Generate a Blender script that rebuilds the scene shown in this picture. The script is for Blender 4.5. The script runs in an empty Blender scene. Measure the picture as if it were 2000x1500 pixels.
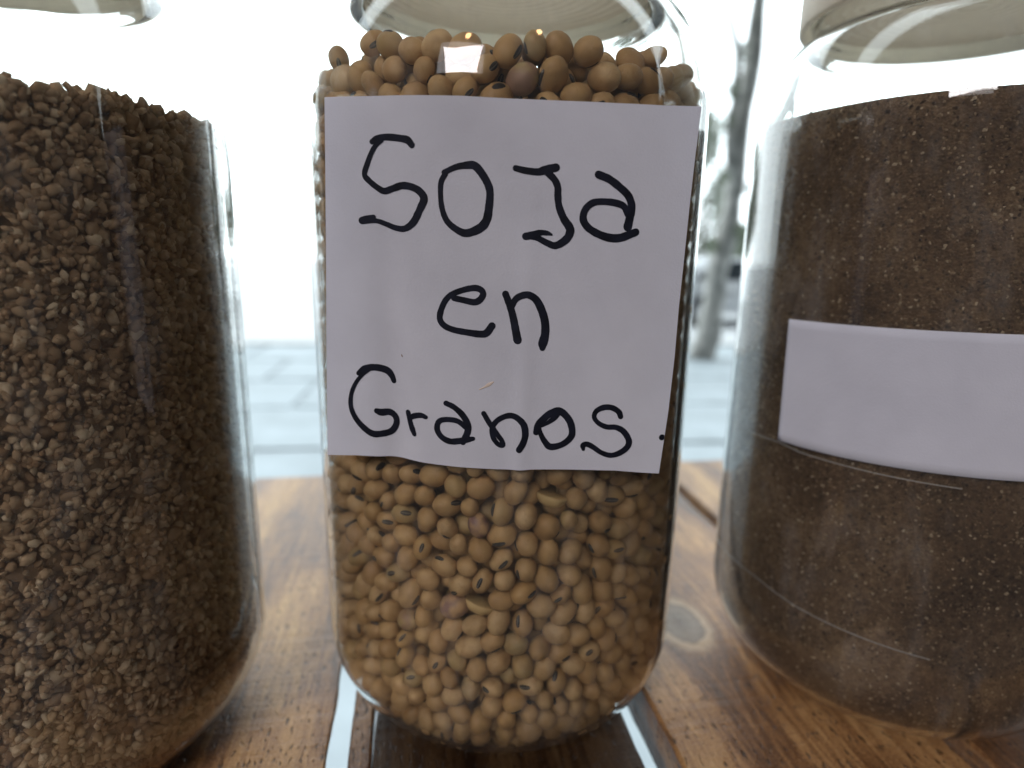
import bpy, bmesh, math, random
import numpy as np
from mathutils import Matrix, Vector, Euler, noise as mnoise

# ------------------------------------------------------------------ camera, world, lights, exposure
SC = bpy.context.scene
COL = SC.collection
R = 0.08                       # jar radius in metres; jar-sized things are measured in jar radii
EYE = 2.55                     # camera height above the shelf, in jar radii
DIST = 3.3945                  # camera to jar axis

def W(x, y, z):                # jar radii (z measured from the shelf top) -> metres
    return Vector((x * R, y * R, z * R))

pitch, roll, yaw = 0.22074, 0.016323, 0.01494
fwd = Vector((math.sin(yaw) * math.cos(pitch), math.cos(yaw) * math.cos(pitch), -math.sin(pitch)))
rt = Vector((math.cos(yaw), -math.sin(yaw), 0))
up = rt.cross(fwd)
cr, sr = math.cos(roll), math.sin(roll)
rt, up = cr * rt + sr * up, -sr * rt + cr * up
cd = bpy.data.cameras.new('camera')
cam = bpy.data.objects.new('camera', cd)
COL.objects.link(cam)
m = Matrix((rt, up, -fwd)).transposed().to_4x4()
m.translation = W(0, -DIST, EYE)
cam.matrix_world = m
cd.sensor_width = 36
cd.lens = 36 * 1200 / 2000
cd.clip_start = 0.01
cd.clip_end = 300
cd.dof.use_dof = True
cd.dof.focus_distance = (DIST - 1.0) * R * 1.0
cd.dof.aperture_fstop = cd.lens / 3.8
SC.camera = cam

world = bpy.data.worlds.new('World')
SC.world = world
world.use_nodes = True
bg = world.node_tree.nodes['Background']
bg.inputs['Color'].default_value = (0.93, 0.93, 1.0, 1)
bg.inputs['Strength'].default_value = 0.035
world.cycles.sampling_method = 'NONE'      # even light: no need to aim rays at it

def area_lamp(name, loc, size, power, col):
    l = bpy.data.lights.new(name, 'AREA')
    l.shape = 'DISK'; l.size = size; l.energy = power; l.color = col
    o = bpy.data.objects.new(name, l)
    COL.objects.link(o)
    o.location = loc
    o.rotation_euler = (Vector((0, 0, 0.15)) - Vector(loc)).to_track_quat('-Z', 'Y').to_euler()
    return o
# added fill panel for the jar's front, unseen, behind and above the camera
pl = bpy.data.lights.new('front_fill', 'AREA')
pl.shape = 'RECTANGLE'; pl.size = 0.75; pl.size_y = 0.5; pl.energy = 28.0; pl.color = (1.0, 0.965, 0.985)
po = bpy.data.objects.new('front_fill', pl)
COL.objects.link(po)
po.location = (-0.78, -1.75, 1.20)
po.rotation_euler = (Vector((0, 0, 0.15)) - po.location).to_track_quat('-Z', 'Y').to_euler()
# warm lamps on the shop's ceiling, behind and above the camera (their glints show in the glass)
area_lamp('ceiling_lamp', (0.55, -1.7, 1.7), 0.10, 1.0, (1.0, 0.62, 0.28))
area_lamp('ceiling_lamp', (-0.75, -1.9, 1.8), 0.10, 1.0, (1.0, 0.62, 0.28))

SC.view_settings.view_transform = 'Standard'
SC.view_settings.look = 'None'
SC.view_settings.exposure = 0.0
SC.view_settings.gamma = 1.0
SC.view_settings.use_curve_mapping = False
SC.render.engine = 'CYCLES'
cy = SC.cycles
cy.max_bounces = 12
cy.transmission_bounces = 10
cy.glossy_bounces = 4
cy.diffuse_bounces = 3
cy.transparent_max_bounces = 12
cy.caustics_refractive = True
cy.caustics_reflective = True
cy.blur_glossy = 0.6
cy.sample_clamp_indirect = 4.0
cy.use_denoising = True
cy.use_adaptive_sampling = True
cy.adaptive_threshold = 0.02

# ------------------------------------------------------------------ helpers
rng = random.Random(7)
nrng = np.random.default_rng(11)

def mesh_obj(name, verts, faces, mat, parent=None, smooth=True):
    me = bpy.data.meshes.new(name)
    me.from_pydata([tuple(v) for v in verts], [], faces)
    me.validate()
    if smooth:
        me.polygons.foreach_set('use_smooth', [True] * len(me.polygons))
    if mat: me.materials.append(mat)
    o = bpy.data.objects.new(name, me)
    COL.objects.link(o)
    if parent: o.parent = parent
    return o

def bm_obj(name, bm, mat, parent=None, smooth=False):
    bmesh.ops.recalc_face_normals(bm, faces=bm.faces)
    me = bpy.data.meshes.new(name)
    bm.to_mesh(me); bm.free()
    if smooth:
        me.polygons.foreach_set('use_smooth', [True] * len(me.polygons))
    if mat: me.materials.append(mat)
    o = bpy.data.objects.new(name, me)
    COL.objects.link(o)
    if parent: o.parent = parent
    return o

def empty(name, loc=(0, 0, 0), rz=0.0):
    o = bpy.data.objects.new(name, None)
    COL.objects.link(o)
    o.location = loc; o.rotation_euler = (0, 0, rz)
    o.empty_display_size = 0.02
    return o

def tag(o, label=None, cat=None, group=None, kind=None):
    if label: o['label'] = label
    if cat: o['category'] = cat
    if group: o['group'] = group
    if kind: o['kind'] = kind
    return o

def lathe(name, prof, mat, parent=None, seg=128, ruffle=None):
    """Closed surface of revolution from (r, z) points in metres; r = 0 only at the ends."""
    verts, faces, rows = [], [], []
    for (r, z) in prof:
        if r < 1e-9:
            rows.append([len(verts)]); verts.append((0, 0, z))
        else:
            row = []
            for k in range(seg):
                a = 2 * math.pi * k / seg
                rr = r + (ruffle(a, r, z) if ruffle else 0)
                row.append(len(verts)); verts.append((rr * math.cos(a), rr * math.sin(a), z))
            rows.append(row)
    for a, b in zip(rows[:-1], rows[1:]):
        for k in range(seg):
            k2 = (k + 1) % seg
            if len(a) == 1: faces.append((a[0], b[k2], b[k]))
            elif len(b) == 1: faces.append((a[k], a[k2], b[0]))
            else: faces.append((a[k], a[k2], b[k2], b[k]))
    return mesh_obj(name, verts, faces, mat, parent)

class N:
    """Small node-tree builder."""
    def __init__(s, name):
        s.m = bpy.data.materials.new(name); s.m.use_nodes = True
        s.t = s.m.node_tree; s.t.nodes.clear()
        s.out = s.t.nodes.new('ShaderNodeOutputMaterial')
    def n(s, typ, ins=None, **kw):
        d = s.t.nodes.new('ShaderNode' + typ)
        for k, v in kw.items(): setattr(d, k, v)
        for k, v in (ins or {}).items():
            sock = d.inputs[k]
            if hasattr(v, 'is_output') or isinstance(v, bpy.types.NodeSocket): s.t.links.new(v, sock)
            elif isinstance(v, bpy.types.Node): s.t.links.new(v.outputs[0], sock)
            else: sock.default_value = v
        return d
    def ramp(s, fac, stops):
        d = s.n('ValToRGB', {'Fac': fac})
        e = d.color_ramp.elements
        while len(e) < len(stops): e.new(0.5)
        for el, (p, c) in zip(e, stops):
            el.position = p
            el.color = c if len(c) == 4 else (*c, 1)
        return d
    def math(s, op, a, b=0.0, c=0.0):
        d = s.n('Math', operation=op)
        for i, v in enumerate((a, b, c)):
            if isinstance(v, bpy.types.Node): s.t.links.new(v.outputs[0], d.inputs[i])
            elif isinstance(v, bpy.types.NodeSocket): s.t.links.new(v, d.inputs[i])
            else: d.inputs[i].default_value = v
        return d
    def mix(s, fac, a, b, blend='MIX'):
        d = s.n('Mix', data_type='RGBA', blend_type=blend)
        for sock, v in ((d.inputs['Factor'], fac), (d.inputs[6], a), (d.inputs[7], b)):
            if isinstance(v, bpy.types.Node): s.t.links.new(v.outputs[2] if v.bl_idname == 'ShaderNodeMix' else v.outputs[0], sock)
            elif isinstance(v, bpy.types.NodeSocket): s.t.links.new(v, sock)
            else: sock.default_value = (*v, 1) if isinstance(v, tuple) and len(v) == 3 else v
        return d.outputs[2]
    def surf(s, sh):
        s.t.links.new(sh.outputs[0], s.out.inputs['Surface']); return s.m
    def coords(s, which='Object', scale=(1, 1, 1), loc=(0, 0, 0)):
        c = s.n('TexCoord')
        return s.n('Mapping', {'Vector': c.outputs[which], 'Scale': scale, 'Location': loc}).outputs[0]

# ------------------------------------------------------------------ materials
def mat_plain(name, col, rough=0.6, spec=0.4, vary=0.08, scale=30, bump=0.0, metal=0.0):
    b = N(name)
    co = b.coords()
    nz = b.n('TexNoise', {'Vector': co, 'Scale': scale, 'Detail': 5.0})
    lo = tuple(max(0, c * (1 - vary)) for c in col); hi = tuple(min(1, c * (1 + vary)) for c in col)
    rp = b.ramp(nz.outputs[0], [(0.3, lo), (0.7, hi)])
    ins = {'Base Color': rp, 'Roughness': rough, 'Specular IOR Level': spec, 'Metallic': metal}
    p = b.n('BsdfPrincipled', ins)
    if bump:
        bp = b.n('Bump', {'Height': nz.outputs[0], 'Strength': bump, 'Distance': 0.002})
        b.t.links.new(bp.outputs[0], p.inputs['Normal'])
    return b.surf(p)

def mat_glass(name, dust=0.03, tint=(0.985, 0.99, 0.985)):
    b = N(name)
    if not dust:
        return b.surf(b.n('BsdfGlass', {'Color': (*tint, 1), 'Roughness': 0.0, 'IOR': 1.47}))
    co = b.coords(scale=(1, 1, 0.35))
    n1 = b.n('TexNoise', {'Vector': co, 'Scale': 70.0, 'Detail': 4.0, 'Roughness': 0.75})
    sm = b.ramp(n1.outputs[0], [(0.50, (0, 0, 0)), (0.78, (1, 1, 1))])
    sp = b.n('TexVoronoi', {'Vector': b.coords(), 'Scale': 420.0})
    spk = b.ramp(sp.outputs['Distance'], [(0.05, (1, 1, 1)), (0.12, (0, 0, 0))])
    f2 = b.math('MULTIPLY', spk.outputs[0], b.ramp(n1.outputs[0], [(0.45, (0, 0, 0)), (0.6, (1, 1, 1))]))
    f3 = b.math('MAXIMUM', sm.outputs[0], f2)
    fac = b.math('MULTIPLY_ADD', f3, dust * 3.0, dust * 0.5)
    g = b.n('BsdfGlass', {'Color': (*tint, 1), 'Roughness': 0.0, 'IOR': 1.47})
    d = b.n('BsdfDiffuse', {'Color': (0.85, 0.84, 0.82, 1)})
    mx = b.n('MixShader', {0: fac, 1: g, 2: d})
    return b.surf(mx)

def mat_bean(name, rnd='OBJECT'):
    b = N(name)
    if rnd == 'OBJECT':
        r = b.n('ObjectInfo').outputs['Random']
        co = b.coords(scale=(0.004, 0.004, 0.004))
    else:
        r = b.n('Attribute', attribute_name='bean_rand').outputs['Fac']
        co = b.coords()
    base = b.ramp(r, [(0.0, (0.44, 0.258, 0.105)), (0.25, (0.55, 0.352, 0.16)), (0.5, (0.42, 0.248, 0.097)), (0.7, (0.59, 0.395, 0.195)), (0.85, (0.48, 0.283, 0.107)), (1.0, (0.41, 0.293, 0.132))])
    off = b.n('Combine' + 'XYZ', {0: r, 1: r, 2: r})
    sc = b.n('VectorMath', {0: off.outputs[0], 1: (7.0, 5.0, 3.0)}, operation='MULTIPLY_ADD')
    b.t.links.new(co, sc.inputs[2])
    n1 = b.n('TexNoise', {'Vector': sc.outputs[0], 'Scale': 190.0, 'Detail': 2.0})
    n2 = b.n('TexNoise', {'Vector': sc.outputs[0], 'Scale': 900.0, 'Detail': 1.0})
    c1 = b.mix(b.ramp(n1.outputs[0], [(0.42, (0, 0, 0)), (0.66, (0.55, 0.55, 0.55))]), base, (0.36, 0.195, 0.075))
    c2 = b.mix(b.ramp(n2.outputs[0], [(0.62, (0, 0, 0)), (0.75, (0.35, 0.35, 0.35))]), c1, (0.33, 0.17, 0.065))
    mr = b.math('MODULO', b.math('MULTIPLY', r, 37.0), 1.0)
    pur = b.ramp(mr, [(0.987, (0, 0, 0)), (0.99, (1, 1, 1))])
    pf = b.math('MULTIPLY', pur.outputs[0], b.ramp(n1.outputs[0], [(0.40, (0, 0, 0)), (0.60, (0.8, 0.8, 0.8))]))
    c3 = b.mix(pf, c2, (0.27, 0.155, 0.12))
    hs = b.math('ADD', b.math('MULTIPLY', n1.outputs[0], 1.0), b.math('MULTIPLY', n2.outputs[0], 0.12))
    bp = b.n('Bump', {'Height': hs, 'Strength': 0.35, 'Distance': 0.0006})
    p = b.n('BsdfPrincipled', {'Base Color': c3, 'Roughness': 0.52, 'Specular IOR Level': 0.35, 'Normal': bp})
    return b.surf(p)

def mat_wood(name, knots=(), seed=0.0, dark=1.0):
    """Stained sawn plank; grain runs along local Y, knots are (x, y, radius) in metres."""
    b = N(name)
    tc = b.n('TexCoord').outputs['Object']
    vec = b.n('VectorMath', {0: tc, 1: (seed, seed * 0.7, 0)}, operation='ADD').outputs[0]
    ring = None
    kmask = None
    for (kx, ky, kr) in knots:
        d = b.n('VectorMath', {0: tc, 1: (kx, ky, 0)}, operation='SUBTRACT').outputs[0]
        d2 = b.n('VectorMath', {0: d, 1: (1.0, 0.62, 0.0)}, operation='MULTIPLY').outputs[0]
        ln = b.n('VectorMath', {0: d2}, operation='LENGTH').outputs['Value']
        q = b.math('DIVIDE', ln, kr)
        fall = b.math('POWER', 2.718, b.math('MULTIPLY', b.math('MULTIPLY', q, q), -0.25))
        # push the grain sideways round the knot
        sx = b.n('SeparateXYZ', {0: d}).outputs[0]
        push = b.math('MULTIPLY', b.math('MULTIPLY', fall, b.math('SIGN', sx)), -kr * 1.2)
        off = b.n('CombineXYZ', {0: push})
        vec = b.n('VectorMath', {0: vec, 1: off.outputs[0]}, operation='ADD').outputs[0]
        wq = b.n('TexNoise', {'Vector': tc, 'Scale': 160.0, 'Detail': 3.0})
        q = b.math('ADD', q, b.math('MULTIPLY_ADD', wq.outputs[0], 0.5, -0.25))
        km = b.ramp(q, [(0.95, (1, 1, 1)), (1.0, (0.8, 0.8, 0.8))])
        km = b.math('SUBTRACT', 1.0, b.math('SMOOTH_MIN', b.math('MAXIMUM', b.math('MULTIPLY_ADD', q, 3.0, -3.6), 0.0), 1.0, 0.1))
        kmask = km
        ring = q
    mp = b.n('Mapping', {'Vector': vec, 'Scale': (1.0, 0.075, 1.0)}).outputs[0]
    wn = b.n('TexNoise', {'Vector': mp, 'Scale': 15.0, 'Detail': 3.0, 'Distortion': 0.8})
    gr = b.math('SINE', b.math('MULTIPLY', wn.outputs[0], 34.0))
    fi = b.n('TexNoise', {'Vector': mp, 'Scale': 340.0, 'Detail': 7.0, 'Roughness': 0.7})
    bl = b.n('TexNoise', {'Vector': b.n('Mapping', {'Vector': vec, 'Scale': (1, 0.35, 1)}).outputs[0], 'Scale': 20.0, 'Detail': 4.0})
    pits = b.n('TexNoise', {'Vector': b.n('Mapping', {'Vector': vec, 'Scale': (1, 0.3, 1)}).outputs[0], 'Scale': 620.0, 'Detail': 2.0})
    saw = b.n('TexNoise', {'Vector': b.n('Mapping', {'Vector': vec, 'Scale': (0.05, 1.0, 1.0)}).outputs[0], 'Scale': 190.0, 'Detail': 3.0})
    t = b.math('MULTIPLY_ADD', gr, 0.07, 0.5)
    t = b.math('MULTIPLY_ADD', fi.outputs[0], 0.85, b.math('SUBTRACT', t, 0.425))
    t = b.math('MULTIPLY_ADD', bl.outputs[0], 1.3, b.math('SUBTRACT', t, 0.65))
    spk = b.n('TexNoise', {'Vector': vec, 'Scale': 800.0, 'Detail': 3.0, 'Roughness': 0.8})
    t = b.math('MULTIPLY_ADD', spk.outputs[0], 0.5, b.math('SUBTRACT', t, 0.25))
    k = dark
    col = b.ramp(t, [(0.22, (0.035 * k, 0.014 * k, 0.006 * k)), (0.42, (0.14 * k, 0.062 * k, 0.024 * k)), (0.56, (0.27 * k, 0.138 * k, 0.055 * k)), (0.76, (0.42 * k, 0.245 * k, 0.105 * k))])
    pm = b.ramp(pits.outputs[0], [(0.60, (0, 0, 0)), (0.68, (0.85, 0.85, 0.85))])
    c2 = b.mix(pm, col, (0.03, 0.014, 0.007))
    if kmask is not None:
        kcol = b.ramp(b.math('MULTIPLY', ring, 0.6), [(0.0, (0.12, 0.075, 0.045)), (0.40, (0.19, 0.13, 0.085)), (0.56, (0.15, 0.09, 0.05)), (0.64, (0.40, 0.27, 0.16)), (0.85, (0.30, 0.17, 0.08))])
        c2 = b.mix(kmask.outputs[0] if isinstance(kmask, bpy.types.Node) else kmask, c2, kcol)
    h = b.math('MULTIPLY_ADD', fi.outputs[0], 0.5, b.math('MULTIPLY', gr, 0.15))
    h = b.math('MULTIPLY_ADD', saw.outputs[0], 0.9, b.math('MULTIPLY_ADD', spk.outputs[0], 0.6, h))
    h = b.math('MULTIPLY_ADD', pm.outputs[0], -0.6, h)
    bp = b.n('Bump', {'Height': h, 'Strength': 0.7, 'Distance': 0.0008})
    ro = b.math('MULTIPLY_ADD', bl.outputs[0], 0.35, b.math('MULTIPLY_ADD', fi.outputs[0], 0.25, 0.08))
    p = b.n('BsdfPrincipled', {'Base Color': c2, 'Roughness': ro, 'Specular IOR Level': 0.4, 'Normal': bp})
    return b.surf(p)

def mat_paper(name):
    b = N(name)
    co = b.coords()
    n1 = b.n('TexNoise', {'Vector': co, 'Scale': 1500.0, 'Detail': 4.0})
    n2 = b.n('TexNoise', {'Vector': co, 'Scale': 55.0, 'Detail': 5.0})
    c = b.ramp(n2.outputs[0], [(0.3, (0.655, 0.65, 0.705)), (0.7, (0.715, 0.71, 0.765))])
    sp = b.n('TexVoronoi', {'Vector': co, 'Scale': 120.0})
    spm = b.ramp(sp.outputs['Distance'], [(0.022, (0.7, 0.7, 0.7)), (0.03, (0, 0, 0))])
    sel = b.ramp(b.n('TexNoise', {'Vector': co, 'Scale': 45.0}).outputs[0], [(0.60, (0, 0, 0)), (0.63, (1, 1, 1))])
    cc = b.mix(b.math('MULTIPLY', spm.outputs[0], sel.outputs[0]), c, (0.25, 0.21, 0.18))
    hh = b.math('MULTIPLY_ADD', n1.outputs[0], 0.25, n2.outputs[0])
    bp = b.n('Bump', {'Height': hh, 'Strength': 0.7, 'Distance': 0.0008})
    d = b.n('BsdfDiffuse', {'Color': cc, 'Roughness': 0.6, 'Normal': bp})
    t = b.n('BsdfTranslucent', {'Color': (0.60, 0.62, 0.80, 1)})
    return b.surf(b.n('MixShader', {0: 0.27, 1: d, 2: t}))

def mat_emit(name, col, st):
    b = N(name)
    m_ = b.surf(b.n('Emission', {'Color': (*col, 1), 'Strength': st}))
    m_.cycles.emission_sampling = 'NONE'
    return m_

# ------------------------------------------------------------------ the setting: sky, street, pavement
GZ = EYE * R - 1.45            # street level: the shelf stands in a shop window, eye 1.45 m above the pavement
ROT = 0.1449                   # shelf and street run at this angle to the camera

def build_sky():
    rad, verts, faces = 70.0, [], []
    na, ne = 48, 24
    for j in range(ne + 1):
        el = math.radians(-6 + 96 * j / ne)
        for i in range(na + 1):
            az = math.pi * i / na
            verts.append((rad * math.cos(el) * math.cos(az), 0.35 + rad * math.cos(el) * math.sin(az), GZ + rad * math.sin(el)))
    for j in range(ne):
        for i in range(na):
            a = j * (na + 1) + i
            faces.append((a, a + 1, a + na + 2, a + na + 1))
    o = mesh_obj('sky', verts, faces, mat_emit('bright_sky', (0.85, 0.955, 1.0), 3.5))
    tag(o, kind='structure')
build_sky()

M_road = mat_plain('road_asphalt', (0.54, 0.55, 0.56), 0.8, 0.3, 0.10, 3)
M_slab = mat_plain('paving_stone', (0.345, 0.39, 0.415), 0.65, 0.4, 0.16, 2.2, 0.2)
M_joint = mat_plain('paving_joint', (0.27, 0.285, 0.30), 0.85, 0.2, 0.15, 8)
M_kerb = mat_plain('kerb_stone', (0.52, 0.52, 0.51), 0.75, 0.3, 0.12, 5)

def box_bm(bm, x0, x1, y0, y1, z0, z1, bev=0.0):
    v = [bm.verts.new(p) for p in ((x0, y0, z0), (x1, y0, z0), (x1, y1, z0), (x0, y1, z0), (x0, y0, z1), (x1, y0, z1), (x1, y1, z1), (x0, y1, z1))]
    fs = [bm.faces.new([v[i] for i in f]) for f in ((0, 3, 2, 1), (4, 5, 6, 7), (0, 1, 5, 4), (1, 2, 6, 5), (2, 3, 7, 6), (3, 0, 4, 7))]
    if bev:
        es = {e for f in fs for e in f.edges}
        bmesh.ops.bevel(bm, geom=list(es), offset=bev, segments=2, affect='EDGES')
    return fs

KERB = 8.82
def build_street():
    bm = bmesh.new()
    box_bm(bm, -90, 90, 0.5, 90, GZ - 0.5, GZ - 0.13)
    tag(bm_obj('road', bm, M_road), kind='structure')
    pv = empty('pavement', (0, 0, GZ), ROT * 0.6)
    tag(pv, kind='structure')
    bm = bmesh.new(); box_bm(bm, -14, 14, 0.5, KERB, -0.3, -0.012)
    bm_obj('joint_bed', bm, M_joint, pv)
    bm = bmesh.new(); box_bm(bm, -0.575, 0.575, -0.575, 0.575, -0.1, 0.0, 0.012)
    first = None
    for j in range(7):
        for i in range(-6, 7):
            x = (i + (0.5 if j % 2 else 0.0)) * 1.18 + 0.32
            y = 1.12 + j * 1.18
            if y + 0.6 > KERB: continue
            if first is None:
                o = first = bm_obj('paving_slab', bm, M_slab, pv)
            else:
                o = first.copy(); COL.objects.link(o)
            o.location = (x, y, rng.uniform(-0.004, 0.004))
            o.rotation_euler = (rng.uniform(-.004, .004), rng.uniform(-.004, .004), rng.uniform(-.006, .006))
    k0 = None
    for i in range(-9, 10):
        if k0 is None:
            bm = bmesh.new(); box_bm(bm, -0.49, 0.49, -0.09, 0.09, -0.28, 0.02, 0.015)
            o = k0 = bm_obj('kerb_stone', bm, M_kerb, pv)
        else:
            o = k0.copy(); COL.objects.link(o)
        o.location = (i * 1.0, KERB + 0.10, rng.uniform(-.004, .004))
build_street()

# added wall round the window opening, out of frame, to shade the jars' sides
def build_sky_blocker():
    M = mat_plain('sky_blocker_paint', (0.16, 0.13, 0.11), 0.7, 0.3, 0.1, 6)
    f = empty('sky_blocker', (0, 0.50, GZ), 0.0)
    tag(f, kind='structure')
    for x0, x1 in ((-3.2, -0.95), (0.95, 3.2)):
        bm = bmesh.new(); box_bm(bm, x0, x1, 0, 0.22, -0.1, 2.36, 0.01)
        bm_obj('blocker_side', bm, M, f)
    bm = bmesh.new(); box_bm(bm, -3.2, 3.2, 0, 0.22, 2.365, 3.6, 0.01)
    bm_obj('blocker_top', bm, M, f)
build_sky_blocker()

# ------------------------------------------------------------------ street things seen between the jars
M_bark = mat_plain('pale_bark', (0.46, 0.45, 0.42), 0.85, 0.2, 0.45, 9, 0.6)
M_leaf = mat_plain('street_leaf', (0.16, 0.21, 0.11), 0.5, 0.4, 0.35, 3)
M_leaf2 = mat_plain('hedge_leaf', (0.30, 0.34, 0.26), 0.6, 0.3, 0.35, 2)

def tube(bm, pts, rads, seg=12, wob=0.0):
    rows = []
    for i, (p, r) in enumerate(zip(pts, rads)):
        p = Vector(p)
        d = (Vector(pts[min(i + 1, len(pts) - 1)]) - Vector(pts[max(i - 1, 0)])).normalized()
        a = d.orthogonal().normalized() if abs(d.z) < 0.5 else Vector((1, 0, 0)) - d * d.x
        a.normalize(); b = d.cross(a)
        row = []
        for k in range(seg):
            t = 2 * math.pi * k / seg
            rr = r * (1 + wob * mnoise.noise(Vector((math.cos(t) * 1.3, math.sin(t) * 1.3, p.z * 3 + i * 0.37))))
            row.append(bm.verts.new(p + rr * (math.cos(t) * a + math.sin(t) * b)))
        rows.append(row)
    for r0, r1 in zip(rows[:-1], rows[1:]):
        for k in range(seg):
            bm.faces.new((r0[k], r0[(k + 1) % seg], r1[(k + 1) % seg], r1[k]))
    bm.faces.new(rows[0][::-1]); bm.faces.new(rows[-1])

def leaf_cloud(name, centers, n, size, mat, parent=None):
    verts, faces = [], []
    for (c, rad) in centers:
        for _ in range(int(n * rad[0] * rad[2])):
            q = Vector((rng.gauss(0, 1), rng.gauss(0, 1), rng.gauss(0, 1))).normalized() * rng.random() ** 0.4
            p = Vector(c) + Vector((q.x * rad[0], q.y * rad[1], q.z * rad[2]))
            e = Euler((rng.uniform(0, 6.3), rng.uniform(0, 6.3), rng.uniform(0, 6.3))).to_matrix()
            s = size * rng.uniform(0.6, 1.3)
            k = len(verts)
            for v in ((-0.5, 0, 0), (0, -0.28, 0.06), (0.5, 0, 0), (0, 0.28, 0.06)):
                verts.append(p + e @ (Vector(v) * s))
            faces.append((k, k + 1, k + 2, k + 3))
    return mesh_obj(name, verts, faces, mat, parent, smooth=False)

def build_tree():
    x0, y0 = 2.72, 8.0
    t = empty('street_tree', (x0, y0, GZ))
    tag(t, 'grey-barked street tree on the pavement between the soybean jar and the dark jar', 'tree')
    bm = bmesh.new()
    pts, rads = [], []
    for i in range(26):
        z = i * 0.2
        pts.append((0.03 * math.sin(z * 1.1) + 0.085 * z + 0.02 * math.sin(z * 3.7), 0.03 * math.sin(z * 1.7), z - 0.1))
        rads.append(0.155 - 0.012 * z + 0.05 * math.exp(-z * 3) + 0.012 * math.sin(z * 5.1))
    tube(bm, pts, rads, 14, 0.35)
    bm_obj('trunk', bm, M_bark, t, True)
    bm = bmesh.new()
    tube(bm, [(0.15, -0.1, 2.35), (0.08, -0.14, 2.6), (0.05, -0.16, 2.9), (0.10, -0.15, 3.3), (0.06, -0.2, 3.8), (-0.3, -0.4, 4.5)], [0.05, 0.06, 0.055, 0.05, 0.05, 0.025], 8, 0.4)
    bm_obj('limb', bm, M_bark, t, True)
    bm = bmesh.new()
    tube(bm, [(0.16, 0, 4.7), (0.5, 0.1, 5.3), (1.2, 0.2, 5.9)], [0.14, 0.10, 0.04], 8, 0.3)
    bm_obj('limb', bm, M_bark, t, True)
    cs = [((0.02, -0.2, 3.35), (0.09, 0.12, 0.14)), ((0.0, -0.2, 3.0), (0.08, 0.1, 0.14)), ((0.10, -0.2, 3.75), (0.08, 0.1, 0.16)), ((0.36, -0.1, 2.2), (0.10, 0.12, 0.09)), ((0.02, -0.2, 2.35), (0.07, 0.1, 0.09)), ((0.30, -0.1, 1.7), (0.10, 0.12, 0.12)), ((-0.04, -0.1, 1.5), (0.10, 0.12, 0.12))]
    for c_ in cs: leaf_cloud('leaf_tuft', [c_], 9000, 0.05, M_leaf, t)
    cs = [((rng.uniform(-1.6, 1.9), rng.uniform(-1.4, 1.4), rng.uniform(4.9, 6.6)), (0.8, 0.8, 0.5)) for _ in range(14)]
    leaf_cloud('crown', cs, 1100, 0.12, M_leaf, t)
build_tree()

def build_hedge():
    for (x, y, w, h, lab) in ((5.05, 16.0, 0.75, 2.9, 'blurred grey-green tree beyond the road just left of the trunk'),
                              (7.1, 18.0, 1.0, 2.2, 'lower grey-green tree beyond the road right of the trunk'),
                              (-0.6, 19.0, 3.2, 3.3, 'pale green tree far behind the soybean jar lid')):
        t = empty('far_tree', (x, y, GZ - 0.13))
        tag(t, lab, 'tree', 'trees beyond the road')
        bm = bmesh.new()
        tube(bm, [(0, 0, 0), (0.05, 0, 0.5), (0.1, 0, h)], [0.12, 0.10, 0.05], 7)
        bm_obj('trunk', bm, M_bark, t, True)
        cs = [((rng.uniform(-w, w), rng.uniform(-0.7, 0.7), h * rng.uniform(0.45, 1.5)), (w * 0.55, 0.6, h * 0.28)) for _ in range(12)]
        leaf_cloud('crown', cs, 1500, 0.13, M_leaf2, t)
build_hedge()

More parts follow.
